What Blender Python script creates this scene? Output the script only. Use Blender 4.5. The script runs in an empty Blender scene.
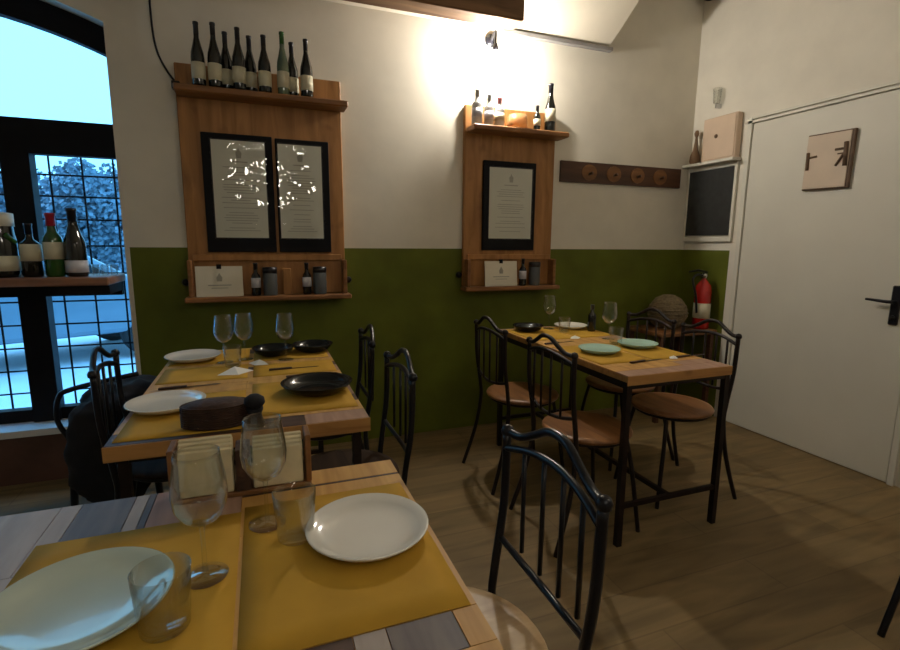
import bpy, math, random
from mathutils import Vector, Matrix
random.seed(7)
scn = bpy.context.scene
col = scn.collection
PI = math.pi

# ---------------------------------------------------------------- materials
MATS = {}
def new_mat(name):
    m = bpy.data.materials.new(name); m.use_nodes = True
    nt = m.node_tree; b = nt.nodes['Principled BSDF']
    MATS[name] = m
    return m, nt, b
def N(nt, t, **kw):
    n = nt.nodes.new(t)
    for k, v in kw.items():
        if k in n.inputs: n.inputs[k].default_value = v
        else: setattr(n, k, v)
    return n
def ramp(nt, stops):
    r = nt.nodes.new('ShaderNodeValToRGB')
    while len(r.color_ramp.elements) < len(stops): r.color_ramp.elements.new(.5)
    for e, (p, c) in zip(r.color_ramp.elements, stops):
        e.position = p; e.color = (*c, 1)
    return r
def plain(name, c, rough=.5, metal=0, var=.12, scale=8, bump=0, spec=.5, coat=0):
    m, nt, b = new_mat(name)
    tc = N(nt, 'ShaderNodeTexCoord')
    n = N(nt, 'ShaderNodeTexNoise', Scale=scale, Detail=4.0)
    nt.links.new(tc.outputs['Object'], n.inputs['Vector'])
    lo = tuple(max(0, x * (1 - var)) for x in c); hi = tuple(min(1, x * (1 + var)) for x in c)
    r = ramp(nt, [(.3, lo), (.7, hi)])
    nt.links.new(n.outputs['Fac'], r.inputs['Fac'])
    nt.links.new(r.outputs['Color'], b.inputs['Base Color'])
    b.inputs['Roughness'].default_value = rough
    b.inputs['Metallic'].default_value = metal
    b.inputs['Specular IOR Level'].default_value = spec
    b.inputs['Coat Weight'].default_value = coat
    if bump:
        bp = N(nt, 'ShaderNodeBump', Strength=bump, Distance=.01)
        nt.links.new(n.outputs['Fac'], bp.inputs['Height'])
        nt.links.new(bp.outputs['Normal'], b.inputs['Normal'])
    return m
def wood(name, c1, c2, axis='X', scale=6, rough=.5, knots=0, spec=.4):
    m, nt, b = new_mat(name)
    tc = N(nt, 'ShaderNodeTexCoord')
    mp = N(nt, 'ShaderNodeMapping')
    s = {'X': (.12, 1, 1), 'Y': (1, .12, 1), 'Z': (1, 1, .12)}[axis]
    mp.inputs['Scale'].default_value = s
    nt.links.new(tc.outputs['Object'], mp.inputs['Vector'])
    n = N(nt, 'ShaderNodeTexNoise', Scale=scale * 4, Detail=6.0, Distortion=.8)
    nt.links.new(mp.outputs['Vector'], n.inputs['Vector'])
    r = ramp(nt, [(.3, c1), (.68, c2)])
    nt.links.new(n.outputs['Fac'], r.inputs['Fac'])
    last = r.outputs['Color']
    if knots:
        n2 = N(nt, 'ShaderNodeTexNoise', Scale=7.0, Detail=2.0)
        nt.links.new(tc.outputs['Object'], n2.inputs['Vector'])
        r2 = ramp(nt, [(.62, (1, 1, 1)), (.72, (.25, .16, .1))])
        nt.links.new(n2.outputs['Fac'], r2.inputs['Fac'])
        mx = N(nt, 'ShaderNodeMix', data_type='RGBA', blend_type='MULTIPLY')
        mx.inputs[0].default_value = knots
        nt.links.new(last, mx.inputs[6]); nt.links.new(r2.outputs['Color'], mx.inputs[7])
        last = mx.outputs[2]
    nt.links.new(last, b.inputs['Base Color'])
    b.inputs['Roughness'].default_value = rough
    b.inputs['Specular IOR Level'].default_value = spec
    bp = N(nt, 'ShaderNodeBump', Strength=.15, Distance=.003)
    nt.links.new(n.outputs['Fac'], bp.inputs['Height'])
    nt.links.new(bp.outputs['Normal'], b.inputs['Normal'])
    return m
def emis(name, c, s):
    m, nt, b = new_mat(name)
    b.inputs['Base Color'].default_value = (*c, 1)
    b.inputs['Emission Color'].default_value = (*c, 1)
    b.inputs['Emission Strength'].default_value = s
    return m
def thin_glass(name, tint=(1, 1, 1), refl=1.0, facing=.0, rough=.02, base=.04, power=1.6, blend=.35, edge=None):
    m, nt, b = new_mat(name)
    out = nt.nodes['Material Output']
    nt.nodes.remove(b)
    t = N(nt, 'ShaderNodeBsdfTransparent'); t.inputs['Color'].default_value = (*tint, 1)
    g = N(nt, 'ShaderNodeBsdfGlossy'); g.inputs['Roughness'].default_value = rough
    lw = N(nt, 'ShaderNodeLayerWeight', Blend=blend)
    mr = N(nt, 'ShaderNodeMapRange')
    mr.inputs['To Min'].default_value = base; mr.inputs['To Max'].default_value = refl
    nt.links.new(lw.outputs['Facing'], mr.inputs['Value'])
    p = N(nt, 'ShaderNodeMath', operation='POWER'); p.inputs[1].default_value = power
    nt.links.new(mr.outputs['Result'], p.inputs[0])
    if edge:
        er = ramp(nt, [(.7, tint), (.97, edge)])
        nt.links.new(lw.outputs['Facing'], er.inputs['Fac']); nt.links.new(er.outputs['Color'], t.inputs['Color'])
    mx = N(nt, 'ShaderNodeMixShader')
    nt.links.new(p.outputs[0], mx.inputs['Fac'])
    nt.links.new(t.outputs[0], mx.inputs[1]); nt.links.new(g.outputs[0], mx.inputs[2])
    nt.links.new(mx.outputs[0], out.inputs['Surface'])
    return m

plain('white_wall', (.72, .675, .575), .85, var=.05, scale=5, bump=.25, spec=.2)
plain('green_wall', (.115, .132, .012), .6, var=.18, scale=4, bump=.15, spec=.25)
plain('ceiling_plaster', (.76, .70, .58), .9, var=.05, scale=4, bump=.2, spec=.2)
plain('door_paint', (.66, .63, .54), .5, var=.03, scale=3, spec=.3)
plain('sill_stone', (.75, .74, .72), .6, var=.08)
plain('dado_brown', (.10, .045, .03), .6, var=.3)
plain('black_iron', (.007, .007, .010), .30, 0, var=.3, spec=.35)
plain('rust_iron', (.014, .008, .006), .45, 0, var=.3, spec=.25)
plain('frame_black', (.006, .006, .008), .6, var=.3, spec=.15)
plain('chalk_black', (.012, .013, .012), .7, var=.5, scale=20)
plain('plate_white', (.74, .72, .65), .12, var=.03, spec=.6, coat=.4)
plain('plate_teal', (.40, .60, .50), .15, var=.05, spec=.6)
plain('plate_sage', (.50, .58, .50), .10, var=.05, spec=.6, coat=.5)
plain('plate_black', (.006, .008, .009), .16, var=.2, spec=.35)
plain('kraft_mat', (.50, .285, .032), .75, var=.10, scale=9, spec=.2)
plain('kraft_mat_rust', (.55, .26, .05), .75, var=.10, scale=9, spec=.2)
plain('paper_cream', (.72, .68, .55), .7, var=.04)
plain('napkin_cream', (.62, .54, .34), .8, var=.08, scale=30)
plain('paper_white', (.80, .80, .76), .6, var=.03)
plain('print_grey', (.36, .35, .29), .7, var=.1)
plain('bottle_dark', (.006, .007, .006), .08, var=.2, spec=.7)
plain('bottle_green', (.02, .09, .015), .08, var=.2, spec=.7)
plain('bottle_pale', (.12, .16, .10), .08, var=.2, spec=.7)
plain('bottle_grey', (.45, .44, .42), .3, var=.1)
plain('label_cream', (.62, .58, .42), .6, var=.05)
plain('label_silver', (.55, .55, .60), .4, var=.05)
plain('foil_red', (.45, .02, .05), .35, var=.1)
plain('foil_black', (.01, .01, .015), .3, var=.1)
plain('foil_pink', (.65, .22, .25), .4, var=.1)
plain('extinguisher_red', (.45, .012, .008), .25, var=.08, spec=.6, coat=.4)
plain('chrome', (.6, .6, .62), .2, 1.0, var=.05)
plain('basket_brown', (.045, .018, .008), .7, var=.4, scale=40, bump=.6)
plain('wicker_tan', (.20, .15, .08), .8, var=.35, scale=40, bump=.8)
plain('coat_black', (.008, .008, .011), .9, var=.4, scale=10, bump=.5)
plain('jar_grey', (.08, .09, .095), .3, var=.1)
plain('asphalt', (.80, .82, .84), .8, var=.1, scale=1)
plain('leaf_dark', (.15, .22, .27), .9, var=.3, scale=3)
plain('trunk_dark', (.05, .04, .04), .9)
plain('car_grey', (.16, .24, .30), .3, var=.05, coat=.5)
plain('car_window', (.02, .03, .04), .1)
plain('tyre', (.02, .02, .02), .8)
plain('stone_far', (.35, .40, .46), .9, var=.2, scale=2)
plain('ledge_grey', (.26, .25, .24), .8)
plain('box_beige', (.62, .47, .34), .6, var=.05)
plain('art_wood', (.60, .48, .36), .6, var=.07, scale=6)
plain('art_edge', (.12, .07, .04), .7, var=.3, scale=20)
plain('figure_brown', (.20, .11, .05), .5, var=.3)
wood('pine', (.42, .215, .05), (.64, .37, .11), 'Y', 6, knots=.5)
wood('pine_edge', (.30, .14, .04), (.50, .26, .08), 'X', 6, knots=.4)
wood('plank_dark', (.035, .018, .012), (.09, .05, .035), 'X', 7)
wood('plank_grey', (.10, .085, .09), (.17, .14, .13), 'Y', 7)
wood('plank_pale', (.30, .25, .22), (.42, .36, .32), 'Y', 7)
wood('plank_rose', (.30, .17, .12), (.42, .26, .18), 'Y', 7)
wood('menu_board', (.27, .12, .032), (.47, .225, .07), 'Z', 5, knots=.3)
wood('menu_shelf', (.17, .07, .022), (.33, .15, .05), 'X', 5)
wood('rack_dark', (.05, .022, .012), (.11, .045, .02), 'X', 5)
wood('rack_light', (.14, .06, .02), (.26, .115, .035), 'X', 6)
wood('seat_wood', (.15, .062, .02), (.29, .13, .045), 'X', 6, rough=.4, knots=.3)  # wood darkened so the colour carries the shadow on the seats
wood('seat_shaded', (.02, .011, .007), (.05, .028, .016), 'X', 6, rough=.7, spec=.15)  # near-black seat copy, shade under the long table put into its colour
wood('seat_pale', (.40, .26, .13), (.66, .48, .28), 'Y', 5, rough=.4, knots=.4)
wood('beam_wood', (.10, .05, .022), (.24, .13, .06), 'X', 4, rough=.7)
wood('ledge_wood', (.20, .09, .05), (.34, .17, .10), 'X', 5)
emis('bulb_hot', (1, .93, .82), 950)
emis('bulb_room', (1, .91, .79), 45)
emis('street_bulb', (1, .97, .9), 25)
thin_glass('window_glass', (.96, .98, 1), refl=.5, base=.05)
m = thin_glass('stemware_glass', (.97, .98, .97), refl=.95, base=.24, rough=.015, power=2.6, blend=.5, edge=(.78, .82, .78))
# votive glass amber
m, nt, b = new_mat('amber_glass')
b.inputs['Base Color'].default_value = (.85, .5, .22, 1); b.inputs['Roughness'].default_value = .25
b.inputs['Transmission Weight'].default_value = .6

# floor: wood-look boards
m, nt, b = new_mat('floor_boards')
tc = N(nt, 'ShaderNodeTexCoord')
br = N(nt, 'ShaderNodeTexBrick')
br.inputs['Scale'].default_value = 1; br.inputs['Brick Width'].default_value = 1.2; br.inputs['Row Height'].default_value = .19
br.inputs['Mortar Size'].default_value = .003
br.inputs['Color1'].default_value = (.235, .168, .078, 1); br.inputs['Color2'].default_value = (.19, .134, .062, 1)
br.inputs['Mortar'].default_value = (.165, .115, .055, 1)
nt.links.new(tc.outputs['Object'], br.inputs['Vector'])
mp = N(nt, 'ShaderNodeMapping'); mp.inputs['Scale'].default_value = (.2, 1.4, 1)
nt.links.new(tc.outputs['Object'], mp.inputs['Vector'])
n = N(nt, 'ShaderNodeTexNoise', Scale=9.0, Detail=6.0, Distortion=1.0)
nt.links.new(mp.outputs['Vector'], n.inputs['Vector'])
r = ramp(nt, [(.25, (.62, .60, .58)), (.75, (1.25, 1.2, 1.15))])
nt.links.new(n.outputs['Fac'], r.inputs['Fac'])
mx = N(nt, 'ShaderNodeMix', data_type='RGBA', blend_type='MULTIPLY'); mx.inputs[0].default_value = 1
nt.links.new(br.outputs['Color'], mx.inputs[6]); nt.links.new(r.outputs['Color'], mx.inputs[7])
nt.links.new(mx.outputs[2], b.inputs['Base Color'])
b.inputs['Roughness'].default_value = .55; b.inputs['Specular IOR Level'].default_value = .3

# menu sheet behind crinkled clear plastic
m, nt, b = new_mat('plastic_sheet')
b.inputs['Base Color'].default_value = (.62, .62, .52, 1); b.inputs['Roughness'].default_value = .55
b.inputs['Coat Weight'].default_value = 0
tc = N(nt, 'ShaderNodeTexCoord')
n = N(nt, 'ShaderNodeTexNoise', Scale=16.0, Detail=1.0, Distortion=1.0)
nt.links.new(tc.outputs['Object'], n.inputs['Vector'])
bp = N(nt, 'ShaderNodeBump', Strength=1.0, Distance=.010)
nt.links.new(n.outputs['Fac'], bp.inputs['Height'])
nt.links.new(bp.outputs['Normal'], b.inputs['Coat Normal'])

thin_glass('clear_sleeve', (.99, .99, .99), refl=.5, base=.06, power=1.0, rough=.03)
# ---------------------------------------------------------------- mesh builder
class MB:
    def __init__(s): s.v = []; s.f = []; s.mi = []; s.sm = []; s.mats = []
    def _m(s, mat):
        if mat is None: mat = s.mats[0] if s.mats else None
        if mat not in s.mats: s.mats.append(mat)
        return s.mats.index(mat)
    def add(s, vs, fs, mat=None, smooth=False, M=None):
        o = len(s.v); k = s._m(mat)
        for p in vs:
            p = Vector(p)
            if M is not None: p = M @ p
            s.v.append(p)
        for f in fs:
            s.f.append([i + o for i in f]); s.mi.append(k); s.sm.append(smooth)
        return s
    def box(s, x0, x1, y0, y1, z0, z1, mat=None, M=None, bev=0):
        if bev:
            b = bev
            vs = []; idx = {}
            for ix, x in ((0, x0), (1, x1)):
                for iy, y in ((0, y0), (1, y1)):
                    for iz, z in ((0, z0), (1, z1)):
                        sx, sy, sz = (1 - 2 * ix), (1 - 2 * iy), (1 - 2 * iz)
                        for ax in range(3):
                            p = [x + sx * b, y + sy * b, z + sz * b]; p[ax] = (x, y, z)[ax]
                            idx[(ix, iy, iz, ax)] = len(vs); vs.append(p)
            fs = []
            for a in (0, 1):
                fs.append([idx[(a, i, j, 0)] for i, j in ((0, 0), (0, 1), (1, 1), (1, 0))][::(1 if a == 0 else -1)])
                fs.append([idx[(i, a, j, 1)] for i, j in ((0, 0), (1, 0), (1, 1), (0, 1))][::(1 if a == 0 else -1)])
                fs.append([idx[(i, j, a, 2)] for i, j in ((0, 0), (0, 1), (1, 1), (1, 0))][::(1 if a == 0 else -1)])
            for i in (0, 1):
                for j in (0, 1):
                    fs.append([idx[(i, j, 0, 0)], idx[(i, j, 1, 0)], idx[(i, j, 1, 1)], idx[(i, j, 0, 1)]])
                    fs.append([idx[(i, 0, j, 0)], idx[(i, 1, j, 0)], idx[(i, 1, j, 2)], idx[(i, 0, j, 2)]])
                    fs.append([idx[(0, i, j, 1)], idx[(1, i, j, 1)], idx[(1, i, j, 2)], idx[(0, i, j, 2)]])
                    for k in (0, 1): fs.append([idx[(i, j, k, 0)], idx[(i, j, k, 1)], idx[(i, j, k, 2)]])
            return s.add(vs, fs, mat, False, M)
        vs = [(x0, y0, z0), (x1, y0, z0), (x1, y1, z0), (x0, y1, z0), (x0, y0, z1), (x1, y0, z1), (x1, y1, z1), (x0, y1, z1)]
        fs = [(0, 3, 2, 1), (4, 5, 6, 7), (0, 1, 5, 4), (1, 2, 6, 5), (2, 3, 7, 6), (3, 0, 4, 7)]
        return s.add(vs, fs, mat, False, M)
    def lathe(s, prof, seg=24, mat=None, M=None, sx=1, sy=1, smooth=True):
        vs = []; fs = []; rings = []
        for r, z in prof:
            if r < 1e-6: rings.append([len(vs)]); vs.append((0, 0, z))
            else:
                rings.append(list(range(len(vs), len(vs) + seg)))
                vs += [(r * sx * math.cos(2 * PI * k / seg), r * sy * math.sin(2 * PI * k / seg), z) for k in range(seg)]
        for a, b in zip(rings, rings[1:]):
            for k in range(seg):
                k2 = (k + 1) % seg
                if len(a) == 1 and len(b) == 1: continue
                if len(a) == 1: fs.append((a[0], b[k2], b[k]))
                elif len(b) == 1: fs.append((a[k], a[k2], b[0]))
                else: fs.append((a[k], a[k2], b[k2], b[k]))
        return s.add(vs, fs, mat, smooth, M)
    def tube(s, pts, r, seg=8, mat=None, M=None, close=False, smooth=True):
        pts = [Vector(p) for p in pts]
        rr = r if isinstance(r, (list, tuple)) else [r] * len(pts)
        vs = []; fs = []; n = len(pts); u = None
        for i, p in enumerate(pts):
            a = pts[i - 1] if (i > 0 or close) else p; b = pts[(i + 1) % n] if (i < n - 1 or close) else p
            t = (b - a).normalized()
            if u is None:
                u = t.orthogonal().normalized()
            else:
                u = (u - t * u.dot(t)); u = u.normalized() if u.length > 1e-6 else t.orthogonal().normalized()
            w = t.cross(u)
            for k in range(seg):
                an = 2 * PI * k / seg
                vs.append(p + (u * math.cos(an) + w * math.sin(an)) * rr[i])
        for i in range(n - (0 if close else 1)):
            j = (i + 1) % n
            for k in range(seg):
                k2 = (k + 1) % seg
                fs.append((i * seg + k, i * seg + k2, j * seg + k2, j * seg + k))
        if not close:
            fs.append(tuple(range(seg))[::-1]); fs.append(tuple(range((n - 1) * seg, n * seg)))
        return s.add(vs, fs, mat, smooth, M)
    def poly_extrude(s, poly, d, mat=None, M=None):
        """poly in local XZ, extruded along Y from 0 to d"""
        n = len(poly)
        vs = [(x, 0, z) for x, z in poly] + [(x, d, z) for x, z in poly]
        fs = [tuple(range(n)), tuple(range(2 * n - 1, n - 1, -1))] + [(i, i + n, (i + 1) % n + n, (i + 1) % n) for i in range(n)]
        return s.add(vs, fs, mat, False, M)
    def build(s, name, mat=None, parent=None, loc=(0, 0, 0), rz=0, bevel=0):
        me = bpy.data.meshes.new(name)
        me.from_pydata([tuple(v) for v in s.v], [], s.f)
        names = [x if x is not None else mat for x in s.mats]
        for nme in names: me.materials.append(MATS[nme])
        me.polygons.foreach_set('material_index', s.mi)
        me.polygons.foreach_set('use_smooth', s.sm)
        me.update()
        o = bpy.data.objects.new(name, me); col.objects.link(o)
        o.location = loc; o.rotation_euler = (0, 0, rz)
        if parent: o.parent = parent
        if bevel:
            bm_ = o.modifiers.new('edge', 'BEVEL'); bm_.width = bevel; bm_.segments = 2; bm_.limit_method = 'ANGLE'
        return o

def tag(o, label=None, cat=None, group=None, kind=None):
    if label: o['label'] = label
    if cat: o['category'] = cat
    if group: o['group'] = group
    if kind: o['kind'] = kind
    return o
def empty(name, loc=(0, 0, 0), rz=0, **kw):
    o = bpy.data.objects.new(name, None); o.empty_display_size = .05; col.objects.link(o)
    o.location = loc; o.rotation_euler = (0, 0, rz)
    return tag(o, **kw)
def copy_tree(o, parent=None):
    kids = [c for c in bpy.data.objects if c.parent == o]
    c = o.copy(); col.objects.link(c); c.parent = parent
    for k in kids: copy_tree(k, c)
    return c
def struct(name, mb, mat=None, label=None):
    o = mb.build(name, mat); o['kind'] = 'structure'
    if label: o['label'] = label
    return o
def spline(pts, n=6):
    """Catmull-Rom through pts"""
    P = [Vector(p) for p in pts]; P = [P[0]] + P + [P[-1]]; out = []
    for i in range(1, len(P) - 2):
        for k in range(n):
            t = k / n
            a, b, c, d = P[i - 1], P[i], P[i + 1], P[i + 2]
            out.append(.5 * ((2 * b) + (c - a) * t + (2 * a - 5 * b + 4 * c - d) * t * t + (3 * b - a - 3 * c + d) * t ** 3))
    out.append(P[-2]); return out

# ---------------------------------------------------------------- the room
XR, YB, XL, YF, ZC = 3.14, 3.10, -3.0, -3.0, 3.3
GX = -.645         # left end of the green paint
OX = -.668          # right edge of the window opening
struct('floor', MB().box(XL, XR, YF, YB, -.1, 0), 'floor_boards')
wb = MB()
wb.box(OX, GX, YB, YB + .22, 0, ZC, 'white_wall')
wb.box(GX, XR + .1, YB, YB + .22, 1.236, ZC, 'white_wall')
wb.box(GX, XR + .1, YB, YB + .22, 0, 1.236, 'green_wall')
# arch above the window opening
cxA, RA = -1.55, 2.2
def arch_z(x, d=0): return math.sqrt(max(0, (RA + d) ** 2 - (x - cxA) ** 2)) - math.sqrt(RA ** 2 - (OX - cxA) ** 2) + 2.20
xw = cxA - (OX - cxA)
pts = [(xw + (OX - xw) * i / 20) for i in range(21)]
wb.poly_extrude([(OX, ZC), (xw, ZC)] + [(x, arch_z(x, .12)) for x in pts], .22, 'white_wall', Matrix.Translation((0, YB, 0)))
wb.box(XL, xw, YB, YB + .22, 0, ZC, 'white_wall')
wb.box(xw, OX, YB, YB + .22, 0, .27, 'dado_brown')
struct('wall_back', wb, label='back wall, white above and green below')
wr = MB()
wr.box(XR, XR + .1, 2.68, YB, 0, 1.236, 'green_wall'); wr.box(XR, XR + .1, 2.68, YB, 1.236, ZC, 'white_wall')
wr.box(XR, XR + .1, YF, 2.68, 0, ZC, 'white_wall')
struct('wall_right', wr)
struct('wall_left', MB().box(XL - .1, XL, YF, YB + .22, 0, ZC), 'white_wall')
struct('wall_front', MB().box(XL, XR, YF - .1, YF, 0, ZC), 'white_wall')
struct('ceiling', MB().box(XL - .1, XR + .1, YF, YB + .22, ZC, ZC + .1), 'ceiling_plaster')
# vault web rising from the back wall
prof = [(3.10, 2.60), (2.95, 2.69), (2.8, 2.79), (2.55, 2.93), (2.3, 3.05), (2.0, 3.16), (1.6, 3.25), (1.2, 3.3)]
vs = [(-.64, y, z) for y, z in prof] + [(2.31, y, z) for y, z in prof]
n_ = len(prof)
fs = [(i, i + 1, i + 1 + n_, i + n_) for i in range(n_ - 1)]
top = [(-.64, 3.10, 3.3), (2.31, 3.10, 3.3)]
vs += top
fs += [tuple(range(n_)) + (2 * n_,), tuple(range(2 * n_ - 1, n_ - 1, -1)) + (2 * n_ + 1,)]
struct('trim_vault', MB().add(vs, fs), 'ceiling_plaster')
struct('trim_cornice', MB().box(1.5, 2.33, 3.06, 3.10, 2.58, 2.602), 'ledge_grey')
struct('trim_sill', MB().box(xw, OX, 3.05, 3.32, .27, .305), 'sill_stone')

# window with mullions, arched head, panes and outer iron grille
win = empty('window_1', (0, 0, 0), kind='structure', label='arched black framed window onto the dusk street')
fr = MB()
Yw0, Yw1 = 3.20, 3.26
fr.box(xw, OX, Yw0, Yw1, 1.70, 1.87); fr.box(xw, OX, Yw0, Yw1, .305, .37)
fr.box(-1.18, -1.06, Yw0 - .02, Yw1, .305, 1.72)
fr.box(-2.05, -1.93, Yw0 - .02, Yw1, .305, 1.72)
fr.box(xw, xw + .06, Yw0, Yw1, .3, 2.3)
outer = [(x, arch_z(x, .13)) for x in pts]; inner = [(x, arch_z(x, -.0)) for x in pts][::-1]
k = len(pts)
vv = [(x, Yw0, z) for x, z in outer] + [(x, Yw0, arch_z(x)) for x in pts] + [(x, Yw1, z) for x, z in outer] + [(x, Yw1, arch_z(x)) for x in pts]
ff = []
for i in range(k - 1):
    ff += [(i, i + 1, k + i + 1, k + i), (2 * k + i, 3 * k + i, 3 * k + i + 1, 2 * k + i + 1), (k + i, k + i + 1, 3 * k + i + 1, 3 * k + i)]
fr.add(vv, ff)
fr.build('window_frame', 'frame_black', win)
MB().poly_extrude([(OX, 1.86), (xw + .05, 1.86)] + [(x, arch_z(x) + .01) for x in pts[1:]], .006, None, Matrix.Translation((0, 3.235, 0))).build('pane', 'window_glass', win)
for x0, x1 in ((-1.07, OX), (-1.94, -1.17), (xw + .05, -2.04)):
    MB().box(x0, x1, 3.235, 3.241, .36, 1.71).build('pane', 'window_glass', win)
gr = MB()
for i in range(12):
    x = OX - .06 - i * .145
    if x > xw: gr.tube([(x, 3.30, .31), (x, 3.30, 1.86)], .0055, 6)
for z in (.44, .565, .69, .815, .94, 1.09, 1.24, 1.38, 1.50, 1.61):
    gr.tube([(xw, 3.295, z), (OX, 3.295, z)], .005, 6)
gr.build('grille', 'frame_black', win)

# door
dr = empty('door_1', (XR, 1.55, 0), kind='structure', label='white painted door with black lever handle')
MB().box(-.012, -.001, 0, 1.03, .004, 2.075, bev=.003).build('door_panel', 'door_paint', dr)
df = MB()
df.box(-.022, -.001, 1.035, 1.065, 0, 2.12); df.box(-.022, -.001, -.03, 1.065, 2.08, 2.095); df.box(-.018, -.001, -.03, 1.065, 2.105, 2.12); df.box(-.022, -.001, -.035, -.006, 0, 2.12)
df.build('door_frame', 'door_paint', dr)
h = MB(); h.box(-.024, -.010, .055, .10, .86, 1.07, bev=.006)
hd = h.build('door_handle', 'black_iron', dr)
MB().tube([(-.02, .078, .985), (-.055, .078, .985), (-.062, .09, .985), (-.060, .195, .99)], [.009, .009, .009, .007], 10).build('lever', 'black_iron', hd)
MB().tube([(-.022, .078, .90), (-.035, .078, .90)], .013, 12).build('keyhole_boss', 'black_iron', hd)

# beam with lamp
MB().box(-1.0, 1.46, 2.72, 2.86, 2.51, 2.66, bev=.008).build('ceiling_beam', 'beam_wood').update_tag()
bm = bpy.data.objects['ceiling_beam']; bm['kind'] = 'structure'; bm['label'] = 'dark wooden beam under the vault'
lamp = empty('wall_lamp', (1.425, YB, 2.53), label='bright bare bulb lamp on a bent black arm above the single menu board', cat='lamp')
MB().lathe([(0, 0), (.04, 0), (.04, .012), (0, .018)], 20, None, Matrix.Rotation(PI / 2, 4, 'X')).build('wall_plate', 'black_iron', lamp)
MB().tube(spline([(0, -.01, 0), (.0, -.06, .03), (-.01, -.10, .02), (-.02, -.12, -.03), (-.02, -.12, -.08)]), .008, 8).build('arm', 'black_iron', lamp)
MB().lathe([(0, .03), (.018, .03), (.02, -.01), (0, -.01)], 16, None, Matrix.Translation((-.02, -.12, -.09))).build('bulb_holder', 'black_iron', lamp)
MB().lathe([(0, -.065), (.022, -.058), (.034, -.035), (.030, -.01), (.016, .012), (.014, .03), (0, .03)], 20, None, Matrix.Translation((-.02, -.12, -.125))).build('bulb', 'bulb_hot', lamp)
# pendant lamps behind the camera
def pendant(x, y, z, lab):
    p = empty('pendant_lamp', (x, y, ZC), label=lab, cat='lamp', group='pendant lamps of the dining room')
    MB().tube([(0, 0, 0), (0, 0, z - ZC + .1)], .004, 6).build('cord', 'black_iron', p)
    MB().tube([(-.3, 0, z - ZC + .11), (.3, 0, z - ZC + .11)], .008, 8).build('bar', 'black_iron', p)
    for dx in (-.28, 0, .28):
        MB().lathe([(0, z - ZC + .11), (.02, z - ZC + .11), (.022, z - ZC + .08), (0, z - ZC + .08)], 20, None, Matrix.Translation((dx, 0, 0))).build('bulb_holder', 'black_iron', p)
        MB().lathe([(0, -.055), (.04, -.04), (.055, 0), (.04, .04), (0, .055)], 16, None, Matrix.Translation((dx, 0, z - ZC + .035))).build('bulb', 'bulb_room', p)
pendant(.20, -.75, 2.02, 'pendant lamp hanging behind the nearest table')
pendant(2.1, -.2, 2.55, 'added unseen pendant lamp lighting the wall near the door')  # added out of view to brighten the door wall

# cable
tag(MB().tube(spline([(-.455, 3.09, 2.62), (-.455, 3.09, 2.35), (-.44, 3.09, 2.22), (-.40, 3.09, 2.13), (-.36, 3.09, 2.075)]), .0055, 6).build('wall_cable', 'black_iron'),
    'thin dark cable running down the white wall to the double menu board', 'cable')
tag(MB().box(-.385, -.345, 3.06, 3.10, 2.045, 2.085, bev=.004).build('junction_box', 'black_iron'), 'small black box at the lower end of the wall cable', 'junction box')

# ---------------------------------------------------------------- bottles
def bottle(name, h, r, kind, glass, lab, cap, neck=.0135, label_h=(.22, .48), glassn='glass_body'):
    e = empty(name)
    if kind == 'burg': pr = [(0, 0), (r * .9, 0), (r, .01), (r, h * .45), (r * .93, h * .53), (r * .65, h * .64), (neck * 1.15, h * .76), (neck, h * .97), (neck * 1.15, h * .975), (neck * 1.1, h), (0, h)]
    elif kind == 'jar': pr = [(0, 0), (r * .95, 0), (r, .006), (r, h * .8), (r * .9, h * .86), (r * .9, h), (0, h)]
    else: pr = [(0, 0), (r * .9, 0), (r, .008), (r, h * .58), (r * .92, h * .63), (neck * 1.2, h * .71), (neck, h * .78), (neck, h * .97), (neck * 1.15, h * .975), (neck * 1.1, h), (0, h)]
    MB().lathe(pr, 20).build(glassn, glass, e)
    if lab: MB().lathe([(r + .0008, h * label_h[0]), (r + .0012, h * label_h[0]), (r + .0012, h * label_h[1]), (r + .0008, h * label_h[1])], 20).build('paper_label', lab, e)
    if cap:
        if kind == 'jar': MB().lathe([(0, h * .80), (r * 1.03, h * .80), (r * 1.03, h * 1.01), (0, h * 1.02)], 20).build('lid', cap, e)
        else: MB().lathe([(neck * 1.02, h * .80), (neck * 1.12, h * .80), (neck * 1.12, h * .96), (neck * 1.28, h * .97), (neck * 1.25, h * 1.003), (0, h * 1.004)], 16).build('capsule', cap, e)
    return e
def put(e, loc, label, group=None, cat='bottle', rz=0):
    e.location = loc; e.rotation_euler = (0, 0, rz); tag(e, label, cat, group); return e

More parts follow.
